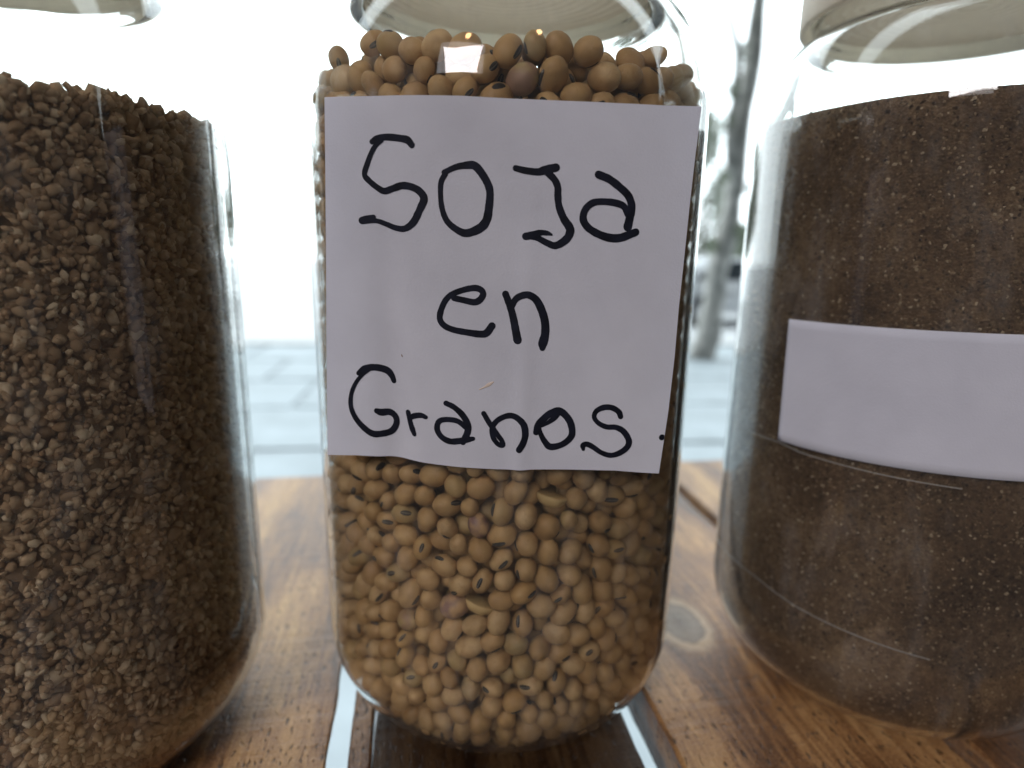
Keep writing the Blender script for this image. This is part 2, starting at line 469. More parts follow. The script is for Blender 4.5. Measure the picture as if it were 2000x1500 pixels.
def build_car(x, y, rz, col, label):
    t = empty('parked_car', (x, y, GZ - 0.13), rz)
    tag(t, label, 'car', 'cars parked along the street')
    Mb = mat_plain('car_paint', col, 0.25, 0.6, 0.02, 4)
    Mg = mat_plain('car_glass', (0.05, 0.06, 0.07), 0.08, 0.6, 0.02, 4)
    Mt = mat_plain('tyre_rubber', (0.03, 0.03, 0.03), 0.8, 0.2, 0.1, 20)
    Mr = mat_plain('wheel_rim', (0.5, 0.5, 0.52), 0.3, 0.6, 0.05, 20, metal=0.8)
    Ml = mat_plain('lamp_lens', (0.8, 0.8, 0.8), 0.1, 0.6, 0.02, 20)
    def ext(name, poly, w, mat, bev=0.0, y=0.0, taper=None):
        bm = bmesh.new()
        a = [bm.verts.new((px, y - w, pz)) for px, pz in poly]
        b = [bm.verts.new((px, y + w, pz)) for px, pz in poly]
        if taper:
            for vs, s in ((a, 1), (b, -1)):
                for v in vs: v.co.y += s * taper * max(0, v.co.z - 0.9)
        n = len(poly)
        bm.faces.new(a); bm.faces.new(b[::-1])
        for i in range(n): bm.faces.new((a[i], b[i], b[(i + 1) % n], a[(i + 1) % n]))
        if bev: bmesh.ops.bevel(bm, geom=list(bm.edges), offset=bev, segments=3, affect='EDGES')
        return bm_obj(name, bm, mat, t, True)
    ext('body', [(-2.1, 0.28), (2.05, 0.28), (2.12, 0.62), (1.95, 0.80), (1.05, 0.92), (-1.55, 0.95), (-2.1, 0.85)], 0.86, Mb, 0.06)
    ext('cabin', [(1.0, 0.90), (0.35, 1.40), (-1.05, 1.43), (-1.75, 0.92)], 0.80, Mb, 0.05, taper=0.35)
    for s in (-1, 1):
        for poly in ([(0.80, 0.96), (0.30, 1.33), (-0.30, 1.36), (-0.30, 0.96)], [(-0.38, 0.96), (-0.38, 1.36), (-1.0, 1.35), (-1.45, 0.98)]):
            bm = bmesh.new()
            vs = [bm.verts.new((px, s * (0.815 - 0.35 * max(0, pz - 0.9)), pz)) for px, pz in poly]
            vt = [bm.verts.new((px, s * (0.790 - 0.35 * max(0, pz - 0.9)), pz)) for px, pz in poly]
            bm.faces.new(vs); bm.faces.new(vt[::-1])
            for i in range(4): bm.faces.new((vs[i], vt[i], vt[(i + 1) % 4], vs[(i + 1) % 4]))
            bm_obj('side_window', bm, Mg, t)
        for wx in (1.30, -1.28):
            bm = bmesh.new()
            bmesh.ops.create_cone(bm, cap_ends=True, segments=28, radius1=0.32, radius2=0.32, depth=0.2, matrix=Matrix.Translation((wx, s * 0.80, 0.32)) @ Matrix.Rotation(math.pi / 2, 4, 'X'))
            w = bm_obj('wheel', bm, Mt, t)
            bm = bmesh.new()
            bmesh.ops.create_cone(bm, cap_ends=True, segments=20, radius1=0.2, radius2=0.2, depth=0.03, matrix=Matrix.Translation((wx, s * 0.905, 0.32)) @ Matrix.Rotation(math.pi / 2, 4, 'X'))
            bm_obj('rim', bm, Mr, w)
        bm = bmesh.new(); box_bm(bm, 1.96, 2.12, s * 0.62 - 0.16, s * 0.62 + 0.16, 0.62, 0.76, 0.02)
        bm_obj('headlight', bm, Ml, t)
build_car(5.3, 13.4, 0.09, (0.75, 0.77, 0.80), 'blurred white parked car across the street behind the tree trunk')
build_car(10.4, 14.0, 0.09, (0.42, 0.50, 0.58), 'blurred blue-grey parked car across the street, farther right')

# ------------------------------------------------------------------ the shelf of planks
SHELF_BACK, SHELF_FRONT, THICK = 3.42, -2.1, 0.41
shelf = empty('display_shelf', (0, 0, 0), ROT)
tag(shelf, 'varnished brown wooden plank shelf under the jars with open gaps', 'shelf')

def plank(u0, u1, mat, undercut=(0.0, 0.0), chamfer=(0.012, 0.012), thick=THICK, back=0.0, seed=0, top_drop=0.0):
    """Sawn plank between u0 and u1 (jar radii across the shelf); undercut pulls the lower edges inward."""
    uc = (u0 + u1) / 2
    hw = (u1 - u0) / 2
    c0, c1 = chamfer
    sec = [(-hw + c0, -top_drop), (hw - c1, 0), (hw, -c1), (hw - undercut[1], -thick), (-hw + undercut[0], -thick), (-hw, -c0 - top_drop)]
    n = 70
    verts, faces = [], []
    w0, w1 = SHELF_FRONT, SHELF_BACK + back
    ins = {0: 4, 1: 0}
    for i in range(n + 1):
        w = w0 + (w1 - w0) * i / n
        for k, (a, z) in enumerate(sec):
            s = -1 if a < 0 else 1
            j = 0.010 * mnoise.noise(Vector((w * 2.2, seed + s * 3.1, 0))) + 0.006 * mnoise.noise(Vector((w * 11, seed + s * 5.7, k)))
            zz = z + 0.003 * mnoise.noise(Vector((w * 3, seed, k * 0.7)))*(0 if k in (0, 1) else 1)
            verts.append(W(a + j, w, zz))
    m_ = len(sec)
    for i in range(n):
        for k in range(m_):
            a = i * m_ + k; b = i * m_ + (k + 1) % m_
            faces.append((a, b, b + m_, a + m_))
    faces.append(tuple(range(m_))[::-1]); faces.append(tuple(n * m_ + k for k in range(m_)))
    o = mesh_obj('plank', verts, faces, mat, shelf, smooth=False)
    o.location = W(uc, 0, 0)
    return o
kn_u, kn_w = 1.308, 0.239
plank(-0.738, 0.622, mat_wood('shade_toned_plank', seed=1.3, dark=0.22), seed=1)  # the jar's shade on this board is put into its wood colour
plank(-0.868, -0.752, mat_wood('batten_wood', seed=6.1, dark=0.9), seed=2, chamfer=(0.012, 0.012), thick=0.10, top_drop=0.014)
plank(0.81, 2.29, mat_wood('knotted_plank', knots=((( kn_u - 1.55) * R, kn_w * R, 0.0120),), seed=3.7, dark=1.35), seed=3, back=0.03, chamfer=(0.02, 0.02), thick=0.30)
plank(2.40, 3.88, mat_wood('stained_plank', seed=9.2, dark=1.3), seed=4, back=-0.04)
plank(-2.45, -0.971, mat_wood('worn_plank', seed=12.4, dark=1.2), seed=5, undercut=(0.0, 0.16), back=-0.03)
plank(-4.0, -2.55, mat_wood('brown_plank', seed=17.9), seed=6, back=0.05)

# ------------------------------------------------------------------ jars
M_glass = mat_glass('jar_glass', 0.027)
M_glass_in = mat_glass('jar_glass_inside', 0)
def mat_lid():
    b = N('cream_plastic')
    nz = b.n('TexNoise', {'Vector': b.coords(), 'Scale': 90.0, 'Detail': 5.0})
    c = b.ramp(nz.outputs[0], [(0.35, (0.68, 0.60, 0.49)), (0.7, (0.78, 0.70, 0.59))])
    p = b.n('BsdfPrincipled', {'Base Color': c, 'Roughness': 0.45})
    t = b.n('BsdfTranslucent', {'Color': (0.95, 0.90, 0.80, 1)})
    return b.surf(b.n('MixShader', {0: 0.5, 1: p, 2: t}))
M_lid = mat_lid()
TW = 0.028                     # wall thickness in jar radii

def jar_profile():
    p = [(0.0, 0.045), (0.25, 0.040), (0.45, 0.022), (0.60, 0.004)]
    t = [math.pi / 2 * i / 18 for i in range(1, 19)]
    p += [(0.6 + 0.4 * math.sin(q), 0.504 - 0.5 * math.cos(q)) for q in t]
    p += [(1.0, 0.504 + (3.10 - 0.504) * i / 10) for i in range(1, 11)]
    sh = [(0.68 + 0.32 * math.cos(math.pi / 2 * i / 18), 3.10 + 0.57 * math.sin(math.pi / 2 * i / 18)) for i in range(1, 15)]
    p += [q for q in sh if q[0] > 0.765]
    p += [(0.752, 3.655), (0.745, 3.69), (0.745, 3.73)]
    for i in range(3):
        z = 3.76 + i * 0.075
        p += [(0.745, z), (0.758, z + 0.018), (0.758, z + 0.036), (0.745, z + 0.054)]
    p += [(0.745, 3.99), (0.735, 4.01), (0.72, 4.01), (0.709, 3.99)]
    inner = [(0.709, 3.73), (0.709, 3.69), (0.716, 3.635)]
    ish = [(0.68 + (0.32 - TW) * math.cos(math.pi / 2 * i / 18), 3.10 + (0.57 - TW) * math.sin(math.pi / 2 * i / 18)) for i in range(0, 17)]
    ish = [q for q in ish if q[0] > 0.73]
    inner += ish[::-1]
    inner += [(1.0 - TW, 0.504 + (3.10 - 0.504) * i / 10) for i in range(9, -1, -1)]
    inner += [(0.6 + (0.4 - TW) * math.cos(q), 0.504 - (0.5 - TW) * math.sin(q)) for q in t[:-1]]
    inner += [(0.60, 0.504 - 0.5 + TW), (0.45, 0.050), (0.25, 0.069), (0.0, 0.074)]
    return [(r * R, z * R) for r, z in p + inner], len(p)
JP, JP_OUT = jar_profile()

def lid_profile():
    p = [(0.0, 3.78)]
    for i in range(1, 12):
        r = 0.055 * i
        p += [(r, 3.78), (r + 0.012, 3.772), (r + 0.03, 3.772), (r + 0.042, 3.78)]
    p += [(0.665, 3.775), (0.69, 3.765), (0.698, 3.785), (0.700, 4.025), (0.755, 4.030), (0.775, 4.02), (0.778, 3.74), (0.785, 3.725), (0.805, 3.725), (0.815, 3.74), (0.815, 4.05), (0.79, 4.085), (0.70, 4.095), (0.0, 4.095)]
    return [(r * R, (z + 0.03 if z < 3.8 and r < 0.70 else z) * R) for r, z in p]

def make_jar(name, x, y, label):
    j = empty(name, W(x, y, 0.004))
    tag(j, label, 'jar', 'large clear jars on the shelf')
    ph = rng.uniform(0, 6.28)
    def ripple(a, r, z):       # blown walls are never quite true
        if r < 0.99 * R: return 0.0
        return 0.00011 * math.sin(9 * a + ph + 6 * z) + 0.00008 * math.sin(23 * a + 2 * ph - 9 * z) + 0.00004 * math.sin(47 * a + 14 * z)
    g = lathe('glass_body', JP, M_glass, j, 216, ripple)
    g.data.materials.append(M_glass_in)
    g.data.polygons.foreach_set('material_index', [0 if i < 216 * (JP_OUT - 1) else 1 for i in range(len(g.data.polygons))])
    lathe('lid', lid_profile(), M_lid, j, 144, ruffle=lambda a, r, z: 0.0006 * math.sin(a * 72) if r > 0.81 * R else 0)
    return j
jar = make_jar('soybean_jar', 0, 0, 'tall clear jar of soybeans with handwritten white paper label')
jarL = make_jar('granule_jar', -2.31, -0.5, 'clear jar of coarse tan granules at the left edge')
jarR = make_jar('ground_seed_jar', 2.40, 0.10, 'clear jar of fine dark brown grain at the right edge')
bpy.context.view_layer.update()

# ------------------------------------------------------------------ the paper label and its handwriting
M_paper = mat_paper('label_paper')
M_ink = mat_plain('marker_ink', (0.006, 0.007, 0.014), 0.7, 0.15, 0.5, 260)
Z0 = EYE - 0.004               # label heights below are given relative to the camera's height

def paper_y(x, z):
    y = -1.008 + 0.145 * x * x - 0.05 * x
    y += 0.026 * math.exp(-((x + 0.46 + 0.03 * z) / 0.07) ** 2) * (0.5 - z * 0.6)
    y -= 0.014 * math.exp(-((x - 0.09 - 0.02 * z) / 0.035) ** 2) * (0.35 - z * 0.6)
    y += 0.004 * math.sin(2.3 * z + 3.1 * x) * x + 0.006 * math.sin(8.5 * x + 1.6 * z + 0.8)
    return y - 0.010
TOP = [(-0.6821, 0.5326), (-0.549, 0.5301), (-0.4315, 0.5291), (-0.1664, 0.526), (0.0189, 0.5179), (0.2035, 0.512), (0.39, 0.5083), (0.5806, 0.5084), (0.7177, 0.5131)]
BOT = [(-0.7403, -0.8768), (-0.606, -0.8684), (-0.4717, -0.8683), (-0.3842, -0.8754), (-0.2763, -0.8818), (-0.1697, -0.8873), (-0.0218, -0.8902), (0.2516, -0.8897), (0.4646, -0.8938), (0.6514, -0.9108)]
LEFT = [(-0.7403, -0.8768), (-0.7251, -0.463), (-0.7073, -0.0499), (-0.6821, 0.5326)]
RIGHT = [(0.6514, -0.9108), (0.6737, -0.6415), (0.6836, -0.4292), (0.6868, -0.2244), (0.6941, -0.0267), (0.7001, 0.1641), (0.7079, 0.3486), (0.7177, 0.5131)]

def build_label():
    nu, nv = 72, 56
    tx = np.array(TOP); bx = np.array(BOT); lx = np.array(LEFT); rx = np.array(RIGHT)
    verts, faces = [], []
    for j in range(nv + 1):
        v = j / nv
        xl = np.interp(-0.8768 + v * (0.5326 + 0.8768), lx[:, 1], lx[:, 0])
        xr = np.interp(-0.9108 + v * (0.5131 + 0.9108), rx[:, 1], rx[:, 0])
        for i in range(nu + 1):
            u = i / nu
            zt = np.interp(tx[0, 0] + u * (tx[-1, 0] - tx[0, 0]), tx[:, 0], tx[:, 1])
            zb = np.interp(bx[0, 0] + u * (bx[-1, 0] - bx[0, 0]), bx[:, 0], bx[:, 1])
            x = xl + (xr - xl) * u
            z = zb + (zt - zb) * v
            verts.append(W(x, paper_y(x, z), z + Z0))
    for j in range(nv):
        for i in range(nu):
            a = j * (nu + 1) + i
            faces.append((a, a + 1, a + nu + 2, a + nu + 1))
    o = mesh_obj('paper_label', verts, faces, M_paper, jar)
    o['label'] = 'square white paper label with the handwritten words Soja en Granos'
    return o
label = build_label()

LETTERS = [
    ('S', [[(-0.501,0.372,0.0169),(-0.481,0.382,0.0209),(-0.455,0.387,0.0198),(-0.425,0.386,0.0208),(-0.389,0.381,0.0207),(-0.364,0.375,0.0227),(-0.348,0.358,0.0198)], [(-0.463,0.376,0.0129),(-0.487,0.359,0.0150),(-0.506,0.331,0.0160),(-0.523,0.293,0.0171),(-0.535,0.257,0.0172),(-0.520,0.235,0.0182),(-0.487,0.209,0.0192),(-0.459,0.196,0.0202),(-0.425,0.205,0.0211),(-0.388,0.215,0.0221),(-0.352,0.210,0.0220),(-0.322,0.195,0.0230),(-0.305,0.168,0.0241),(-0.321,0.130,0.0232),(-0.347,0.083,0.0233),(-0.381,0.059,0.0193),(-0.418,0.061,0.0173),(-0.454,0.074,0.0163),(-0.496,0.087,0.0153),(-0.550,0.086,0.0205)], [(-0.505,0.101,0.0143),(-0.528,0.094,0.0215),(-0.552,0.087,0.0226)]]),
    ('o', [[(-0.228,0.262,0.0168),(-0.185,0.281,0.0178),(-0.146,0.288,0.0217),(-0.116,0.287,0.0246),(-0.091,0.263,0.0246),(-0.066,0.223,0.0237),(-0.058,0.190,0.0238),(-0.061,0.142,0.0249),(-0.070,0.094,0.0270),(-0.095,0.064,0.0271),(-0.146,0.045,0.0242),(-0.186,0.060,0.0212),(-0.219,0.089,0.0191),(-0.236,0.130,0.0171),(-0.242,0.178,0.0160),(-0.240,0.226,0.0169),(-0.224,0.257,0.0178)]]),
    ('J', [[(0.036,0.280,0.0187),(0.073,0.272,0.0196),(0.118,0.268,0.0216),(0.147,0.276,0.0255),(0.184,0.284,0.0245)], [(0.147,0.270,0.0196),(0.177,0.245,0.0217),(0.192,0.217,0.0217),(0.194,0.184,0.0218),(0.200,0.146,0.0219),(0.219,0.103,0.0240),(0.240,0.074,0.0260),(0.244,0.055,0.0261),(0.230,0.028,0.0252),(0.192,0.005,0.0222),(0.159,0.014,0.0201),(0.124,0.031,0.0181),(0.098,0.037,0.0181)], [(0.077,0.037,0.0221),(0.103,0.042,0.0231),(0.133,0.051,0.0181),(0.158,0.050,0.0140),(0.175,0.045,0.0070)]]),
    ('a', [[(0.341,0.262,0.0237),(0.381,0.247,0.0237),(0.423,0.219,0.0238),(0.457,0.189,0.0239),(0.472,0.151,0.0250),(0.467,0.112,0.0261),(0.461,0.078,0.0282)], [(0.459,0.122,0.0201),(0.442,0.151,0.0210),(0.410,0.163,0.0210),(0.365,0.167,0.0199),(0.325,0.162,0.0209),(0.298,0.138,0.0219),(0.291,0.104,0.0230),(0.308,0.075,0.0231),(0.345,0.052,0.0231),(0.392,0.037,0.0252),(0.433,0.037,0.0253),(0.473,0.051,0.0243),(0.493,0.059,0.0233)]]),
    ('e', [[(-0.193,-0.199,0.0196),(-0.156,-0.206,0.0196),(-0.115,-0.213,0.0206),(-0.092,-0.202,0.0206),(-0.081,-0.181,0.0206),(-0.092,-0.164,0.0205),(-0.120,-0.159,0.0195),(-0.167,-0.170,0.0185),(-0.208,-0.189,0.0186),(-0.234,-0.221,0.0187),(-0.250,-0.273,0.0198),(-0.235,-0.304,0.0198),(-0.198,-0.321,0.0199),(-0.146,-0.330,0.0209),(-0.094,-0.336,0.0229),(-0.067,-0.331,0.0240),(-0.046,-0.303,0.0239)]]),
    ('n', [[(0.005,-0.180,0.0226),(0.021,-0.220,0.0227),(0.035,-0.266,0.0238),(0.046,-0.318,0.0260),(0.054,-0.357,0.0271)], [(0.029,-0.230,0.0175),(0.044,-0.199,0.0205),(0.069,-0.184,0.0215),(0.095,-0.182,0.0226),(0.123,-0.200,0.0247),(0.145,-0.239,0.0258),(0.159,-0.285,0.0259),(0.161,-0.332,0.0270),(0.153,-0.369,0.0303),(0.152,-0.387,0.0199)]]),
    ('G', [[(-0.590,-0.516,0.0163),(-0.567,-0.495,0.0195),(-0.538,-0.489,0.0227),(-0.505,-0.490,0.0237),(-0.471,-0.501,0.0237),(-0.453,-0.522,0.0216),(-0.445,-0.544,0.0162)], [(-0.536,-0.492,0.0130),(-0.573,-0.520,0.0130),(-0.604,-0.558,0.0142),(-0.624,-0.605,0.0154),(-0.628,-0.656,0.0166),(-0.612,-0.701,0.0188),(-0.582,-0.739,0.0211),(-0.542,-0.768,0.0233),(-0.502,-0.769,0.0232),(-0.462,-0.758,0.0231),(-0.441,-0.729,0.0219),(-0.441,-0.697,0.0208),(-0.465,-0.676,0.0230),(-0.499,-0.677,0.0252),(-0.519,-0.671,0.0197)]]),
    ('r', [[(-0.387,-0.669,0.0174),(-0.379,-0.708,0.0185),(-0.371,-0.736,0.0208),(-0.362,-0.761,0.0153)], [(-0.382,-0.694,0.0174),(-0.359,-0.681,0.0196),(-0.332,-0.676,0.0195),(-0.312,-0.682,0.0152)]]),
    ('a', [[(-0.227,-0.619,0.0193),(-0.195,-0.634,0.0193),(-0.162,-0.664,0.0215),(-0.141,-0.702,0.0227),(-0.141,-0.736,0.0238),(-0.160,-0.779,0.0206)], [(-0.150,-0.716,0.0162),(-0.179,-0.692,0.0183),(-0.217,-0.686,0.0184),(-0.249,-0.691,0.0184),(-0.263,-0.707,0.0195),(-0.264,-0.735,0.0196),(-0.245,-0.763,0.0207),(-0.212,-0.778,0.0218),(-0.173,-0.774,0.0228),(-0.141,-0.767,0.0206),(-0.119,-0.762,0.0152)]]),
    ('n', [[(-0.076,-0.655,0.0172),(-0.054,-0.693,0.0183),(-0.024,-0.737,0.0173),(0.001,-0.773,0.0162),(-0.000,-0.788,0.0173),(-0.021,-0.779,0.0173),(-0.039,-0.749,0.0173),(-0.041,-0.715,0.0183),(-0.025,-0.687,0.0183),(0.005,-0.668,0.0193),(0.036,-0.662,0.0204),(0.064,-0.674,0.0214),(0.086,-0.701,0.0226),(0.092,-0.740,0.0226),(0.084,-0.774,0.0227),(0.068,-0.803,0.0217)]]),
    ('o', [[(0.136,-0.731,0.0215),(0.144,-0.700,0.0236),(0.170,-0.669,0.0246),(0.196,-0.649,0.0235),(0.222,-0.640,0.0235),(0.247,-0.654,0.0246),(0.272,-0.687,0.0236),(0.282,-0.732,0.0227),(0.270,-0.760,0.0227),(0.238,-0.784,0.0217),(0.195,-0.792,0.0238),(0.172,-0.770,0.0205),(0.155,-0.739,0.0162),(0.147,-0.711,0.0140)], [(0.150,-0.708,0.0097),(0.181,-0.691,0.0140),(0.207,-0.671,0.0182),(0.223,-0.651,0.0182)]]),
    ('s', [[(0.475,-0.663,0.0183),(0.466,-0.643,0.0194),(0.438,-0.626,0.0193),(0.405,-0.625,0.0204),(0.376,-0.640,0.0172),(0.368,-0.665,0.0161),(0.386,-0.690,0.0162),(0.420,-0.706,0.0184),(0.458,-0.708,0.0195),(0.490,-0.725,0.0206),(0.514,-0.762,0.0218),(0.510,-0.791,0.0218),(0.481,-0.816,0.0208),(0.443,-0.827,0.0186),(0.403,-0.815,0.0174),(0.369,-0.792,0.0185),(0.344,-0.780,0.0195),(0.328,-0.786,0.0195),(0.330,-0.802,0.0120)]]),
    ('p', [[(0.648,-0.756,0.0121),(0.653,-0.754,0.0219)]]),
]


def catmull(pts, sub=7):
    P = [np.array(p, float) for p in pts]
    P = [2 * P[0] - P[1]] + P + [2 * P[-1] - P[-2]]
    out = []
    for i in range(1, len(P) - 2):
        a, b, c, d = P[i - 1:i + 3]
        for k in range(sub):
            t = k / sub
            out.append(0.5 * (2 * b + (c - a) * t + (2 * a - 5 * b + 4 * c - d) * t * t + (3 * b - a - 3 * c + d) * t ** 3))
    out.append(P[-2])
    return out

def build_letters():
    lift = 0.0018
    for name, strokes in LETTERS:
        verts, faces = [], []
        for si, st in enumerate(strokes):
            L = lift + 0.0004 * si
            c = catmull(st) if len(st) > 2 else [np.array(p) for p in st]
            # the pen wobbles a little
            n = len(c)
            left, right = [], []
            for i, p in enumerate(c):
                d = c[min(i + 1, n - 1)][:2] - c[max(i - 1, 0)][:2]
                d /= max(1e-9, np.hypot(*d))
                nrm = np.array([-d[1], d[0]])
                w = p[2] * 0.60 * (1 + 0.07 * mnoise.noise(Vector((p[0] * 60, p[1] * 60, si))))
                left.append(p[:2] + nrm * w); right.append(p[:2] - nrm * w)
            def add(q, dl=0.0):
                x, z = float(q[0]), float(q[1])
                verts.append(W(x, paper_y(x, z) - L - dl, z + Z0)); return len(verts) - 1
            prev = None
            for a, b in zip(left, right):
                ia, ib = add(a), add(b)
                if prev: faces.append((prev[0], prev[1], ib, ia))
                prev = (ia, ib)
            for end, p in ((0, c[0]), (-1, c[-1])):
                q = c[1] if end == 0 else c[-2]
                w = p[2] * 0.60
                ring = []
                ctr = add(p, 0.0002)
                for k in range(13):
                    a = 2 * math.pi * k / 12
                    x = p[0] + w * math.cos(a); z = p[1] + w * math.sin(a)
                    if name == 'p': x = min(x, 0.6635)
                    ring.append(add((x, z), 0.0002))
                for k in range(12): faces.append((ctr, ring[k], ring[k + 1]))
        o = mesh_obj('handwritten_letter' if name != 'p' else 'ink_dot', verts, faces, M_ink, label, smooth=False)
build_letters()

def fleck(pts, w, col):
    verts, faces = [], []
    c = catmull([(x, z, ww) for x, z, ww in pts]) if len(pts) > 2 else [np.array(p) for p in pts]
    for i, p in enumerate(c):
        d = c[min(i + 1, len(c) - 1)][:2] - c[max(i - 1, 0)][:2]; d /= np.hypot(*d)
        for s in (-1, 0, 1):
            x = p[0] - d[1] * s * p[2] / 2; z = p[1] + d[0] * s * p[2] / 2
            verts.append(W(x, paper_y(x, z) - (0.003 if s == 0 else 0.0012), z + Z0))
    for i in range(len(c) - 1):
        for s in (0, 1): faces.append((i * 3 + s, i * 3 + s + 1, i * 3 + s + 4, i * 3 + s + 3))
    mesh_obj('husk_fleck', verts, faces, mat_plain('husk', col, 0.5, 0.3, 0.1, 300), label)
fleck([(-0.0952, -0.558, 0.004), (-0.075, -0.548, 0.007), (-0.055, -0.536, 0.014), (-0.037, -0.5247, 0.004)], 1, (0.55, 0.45, 0.38))
fleck([(-0.4085, -0.431, 0.003), (-0.4074, -0.4363, 0.004), (-0.4055, -0.441, 0.003)], 1, (0.22, 0.13, 0.08))

# paper label of the right-hand jar: starts at the jar's left and runs round the front
def build_label_right():
    verts, faces = [], []
    nu, nv = 48, 14
    for j in range(nv + 1):
        for i in range(nu + 1):
            u, v = i / nu, j / nv
            a = math.radians(-157.0 + 78 * u - 1.0 * v)
            z = EYE - 0.984 + v * 0.64 + 0.02 * u
            r = 1.010 + 0.012 * (1 - u) ** 8 + 0.004 * math.sin(u * 9)
            verts.append(W(r * math.cos(a), r * math.sin(a), z))
    for j in range(nv):
        for i in range(nu):
            k = j * (nu + 1) + i
            faces.append((k, k + 1, k + nu + 2, k + nu + 1))
    o = mesh_obj('paper_label', verts, faces, M_paper, jarR)
    md = o.modifiers.new('thickness', 'SOLIDIFY'); md.thickness = 0.0004
build_label_right()

def tape_edge(parent, pts):
    verts, faces = [], []
    n = 40
    A_, Z_ = zip(*pts)
    for i in range(n + 1):
        s = i / n * (len(pts) - 1)
        a = math.radians(np.interp(s, range(len(pts)), A_)); z = np.interp(s, range(len(pts)), Z_)
        for dz in (-0.0025, 0.0025):
            verts.append(W(1.003 * math.cos(a), 1.003 * math.sin(a), z + dz))
    for i in range(n): faces.append((2 * i, 2 * i + 2, 2 * i + 3, 2 * i + 1))
    mesh_obj('tape_edge', verts, faces, mat_plain('tape', (0.30, 0.28, 0.25), 0.4, 0.4, 0.1, 100), parent)
tape_edge(jarR, [(-201, EYE - 1.90), (-186, EYE - 1.84), (-172, EYE - 1.822), (-160, EYE - 1.821), (-144, EYE - 1.857), (-110, EYE - 1.90)])
tape_edge(jarR, [(-172, EYE - 1.01), (-157, EYE - 1.00), (-150, EYE - 1.015), (-110, EYE - 1.03)])

# ------------------------------------------------------------------ soybeans
BR = 0.0525                    # mean bean radius in jar radii

def r_lim(z, off):             # inner radius of the jar at height z, kept off by a distance (jar radii)
    o = TW + off
    out = np.full_like(z, 1.0) - o
    zb = np.clip((0.504 - z) / (0.5 - o), 0, 1)
    lo = 0.6 + (0.4 - o) * np.sqrt(1 - zb ** 2)
    zt = np.clip((z - 3.10) / (0.57 - o), 0, 1)
    hi = 0.68 + (0.32 - o) * np.sqrt(1 - zt ** 2)
    return np.where(z < 0.504, lo, np.where(z > 3.10, hi, out))
def z_top(x, y):
    return 3.235 + 0.02 * np.sin(5 * x + 1.1) * np.cos(4 * y) + 0.022 * np.sin(11 * x - 0.6 + 7 * y) - 0.012 * x + 0.085 * (x * x + y * y)
def core(z):
    return np.where(z > 2.97, 0.0, np.where(z < 0.32, 0.38, 0.655))

def pack():
    zlo, zhi = 0.06, 3.42
    M = 400000
    x = nrng.uniform(-1, 1, M); y = nrng.uniform(-1, 1, M); z = nrng.uniform(zlo, zhi, M)
    rh = np.hypot(x, y)
    ok = (rh < r_lim(z, 0)) & (rh > core(z)) & (z < z_top(x, y)) & (z > TW + 0.02)
    vol = 4 * (zhi - zlo) * ok.mean()
    n = int(vol * 0.635 / (4 / 3 * math.pi * BR ** 3))
    idx = np.flatnonzero(ok)[:n]
    P = np.stack([x[idx], y[idx], z[idx]], 1)
    rad = BR * np.clip(nrng.normal(1.0, 0.09, len(P)), 0.76, 1.20)
    order = None
    for it in range(90):
        if it % 9 == 0:
            S = np.argsort(P[:, 2]); P = P[S]; rad = rad[S]
            I, J = [], []
            lo = 0
            zs = P[:, 2]
            cut = 3.1 * BR
            for a in range(0, len(P), 256):
                b = min(a + 256, len(P))
                hi = np.searchsorted(zs, zs[b - 1] + cut)
                Q = P[a:b, None, :] - P[None, a:hi, :]
                d2 = (Q ** 2).sum(2)
                i, j = np.nonzero(d2 < cut * cut)
                k = j > i
                I.append(i[k] + a); J.append(j[k] + a)
            I = np.concatenate(I); J = np.concatenate(J)
        D = P[I] - P[J]
        d = np.sqrt((D ** 2).sum(1)) + 1e-9
        ov = (rad[I] + rad[J]) * 0.985 - d
        k = ov > 0
        push = (D[k] / d[k, None]) * (ov[k, None] * 0.42)
        dP = np.zeros_like(P)
        np.add.at(dP, I[k], push); np.add.at(dP, J[k], -push)
        P += np.clip(dP, -0.03, 0.03)
        if it < 70: P[:, 2] -= 0.0003
        # keep inside the glass, outside the hollow middle
        P[:, 2] = np.clip(P[:, 2], TW + 0.010 + rad, None)
        zt = z_top(P[:, 0], P[:, 1]) - rad * 0.4
        P[:, 2] = np.minimum(P[:, 2], zt)
        h = np.hypot(P[:, 0], P[:, 1]) + 1e-9
        mx = r_lim(P[:, 2], rad + 0.002)
        mn = core(P[:, 2])
        nh = np.minimum(np.maximum(h, np.minimum(mn, mx)), mx)
        P[:, 0] *= nh / h; P[:, 1] *= nh / h
    return P, rad
BP, BRAD = pack()

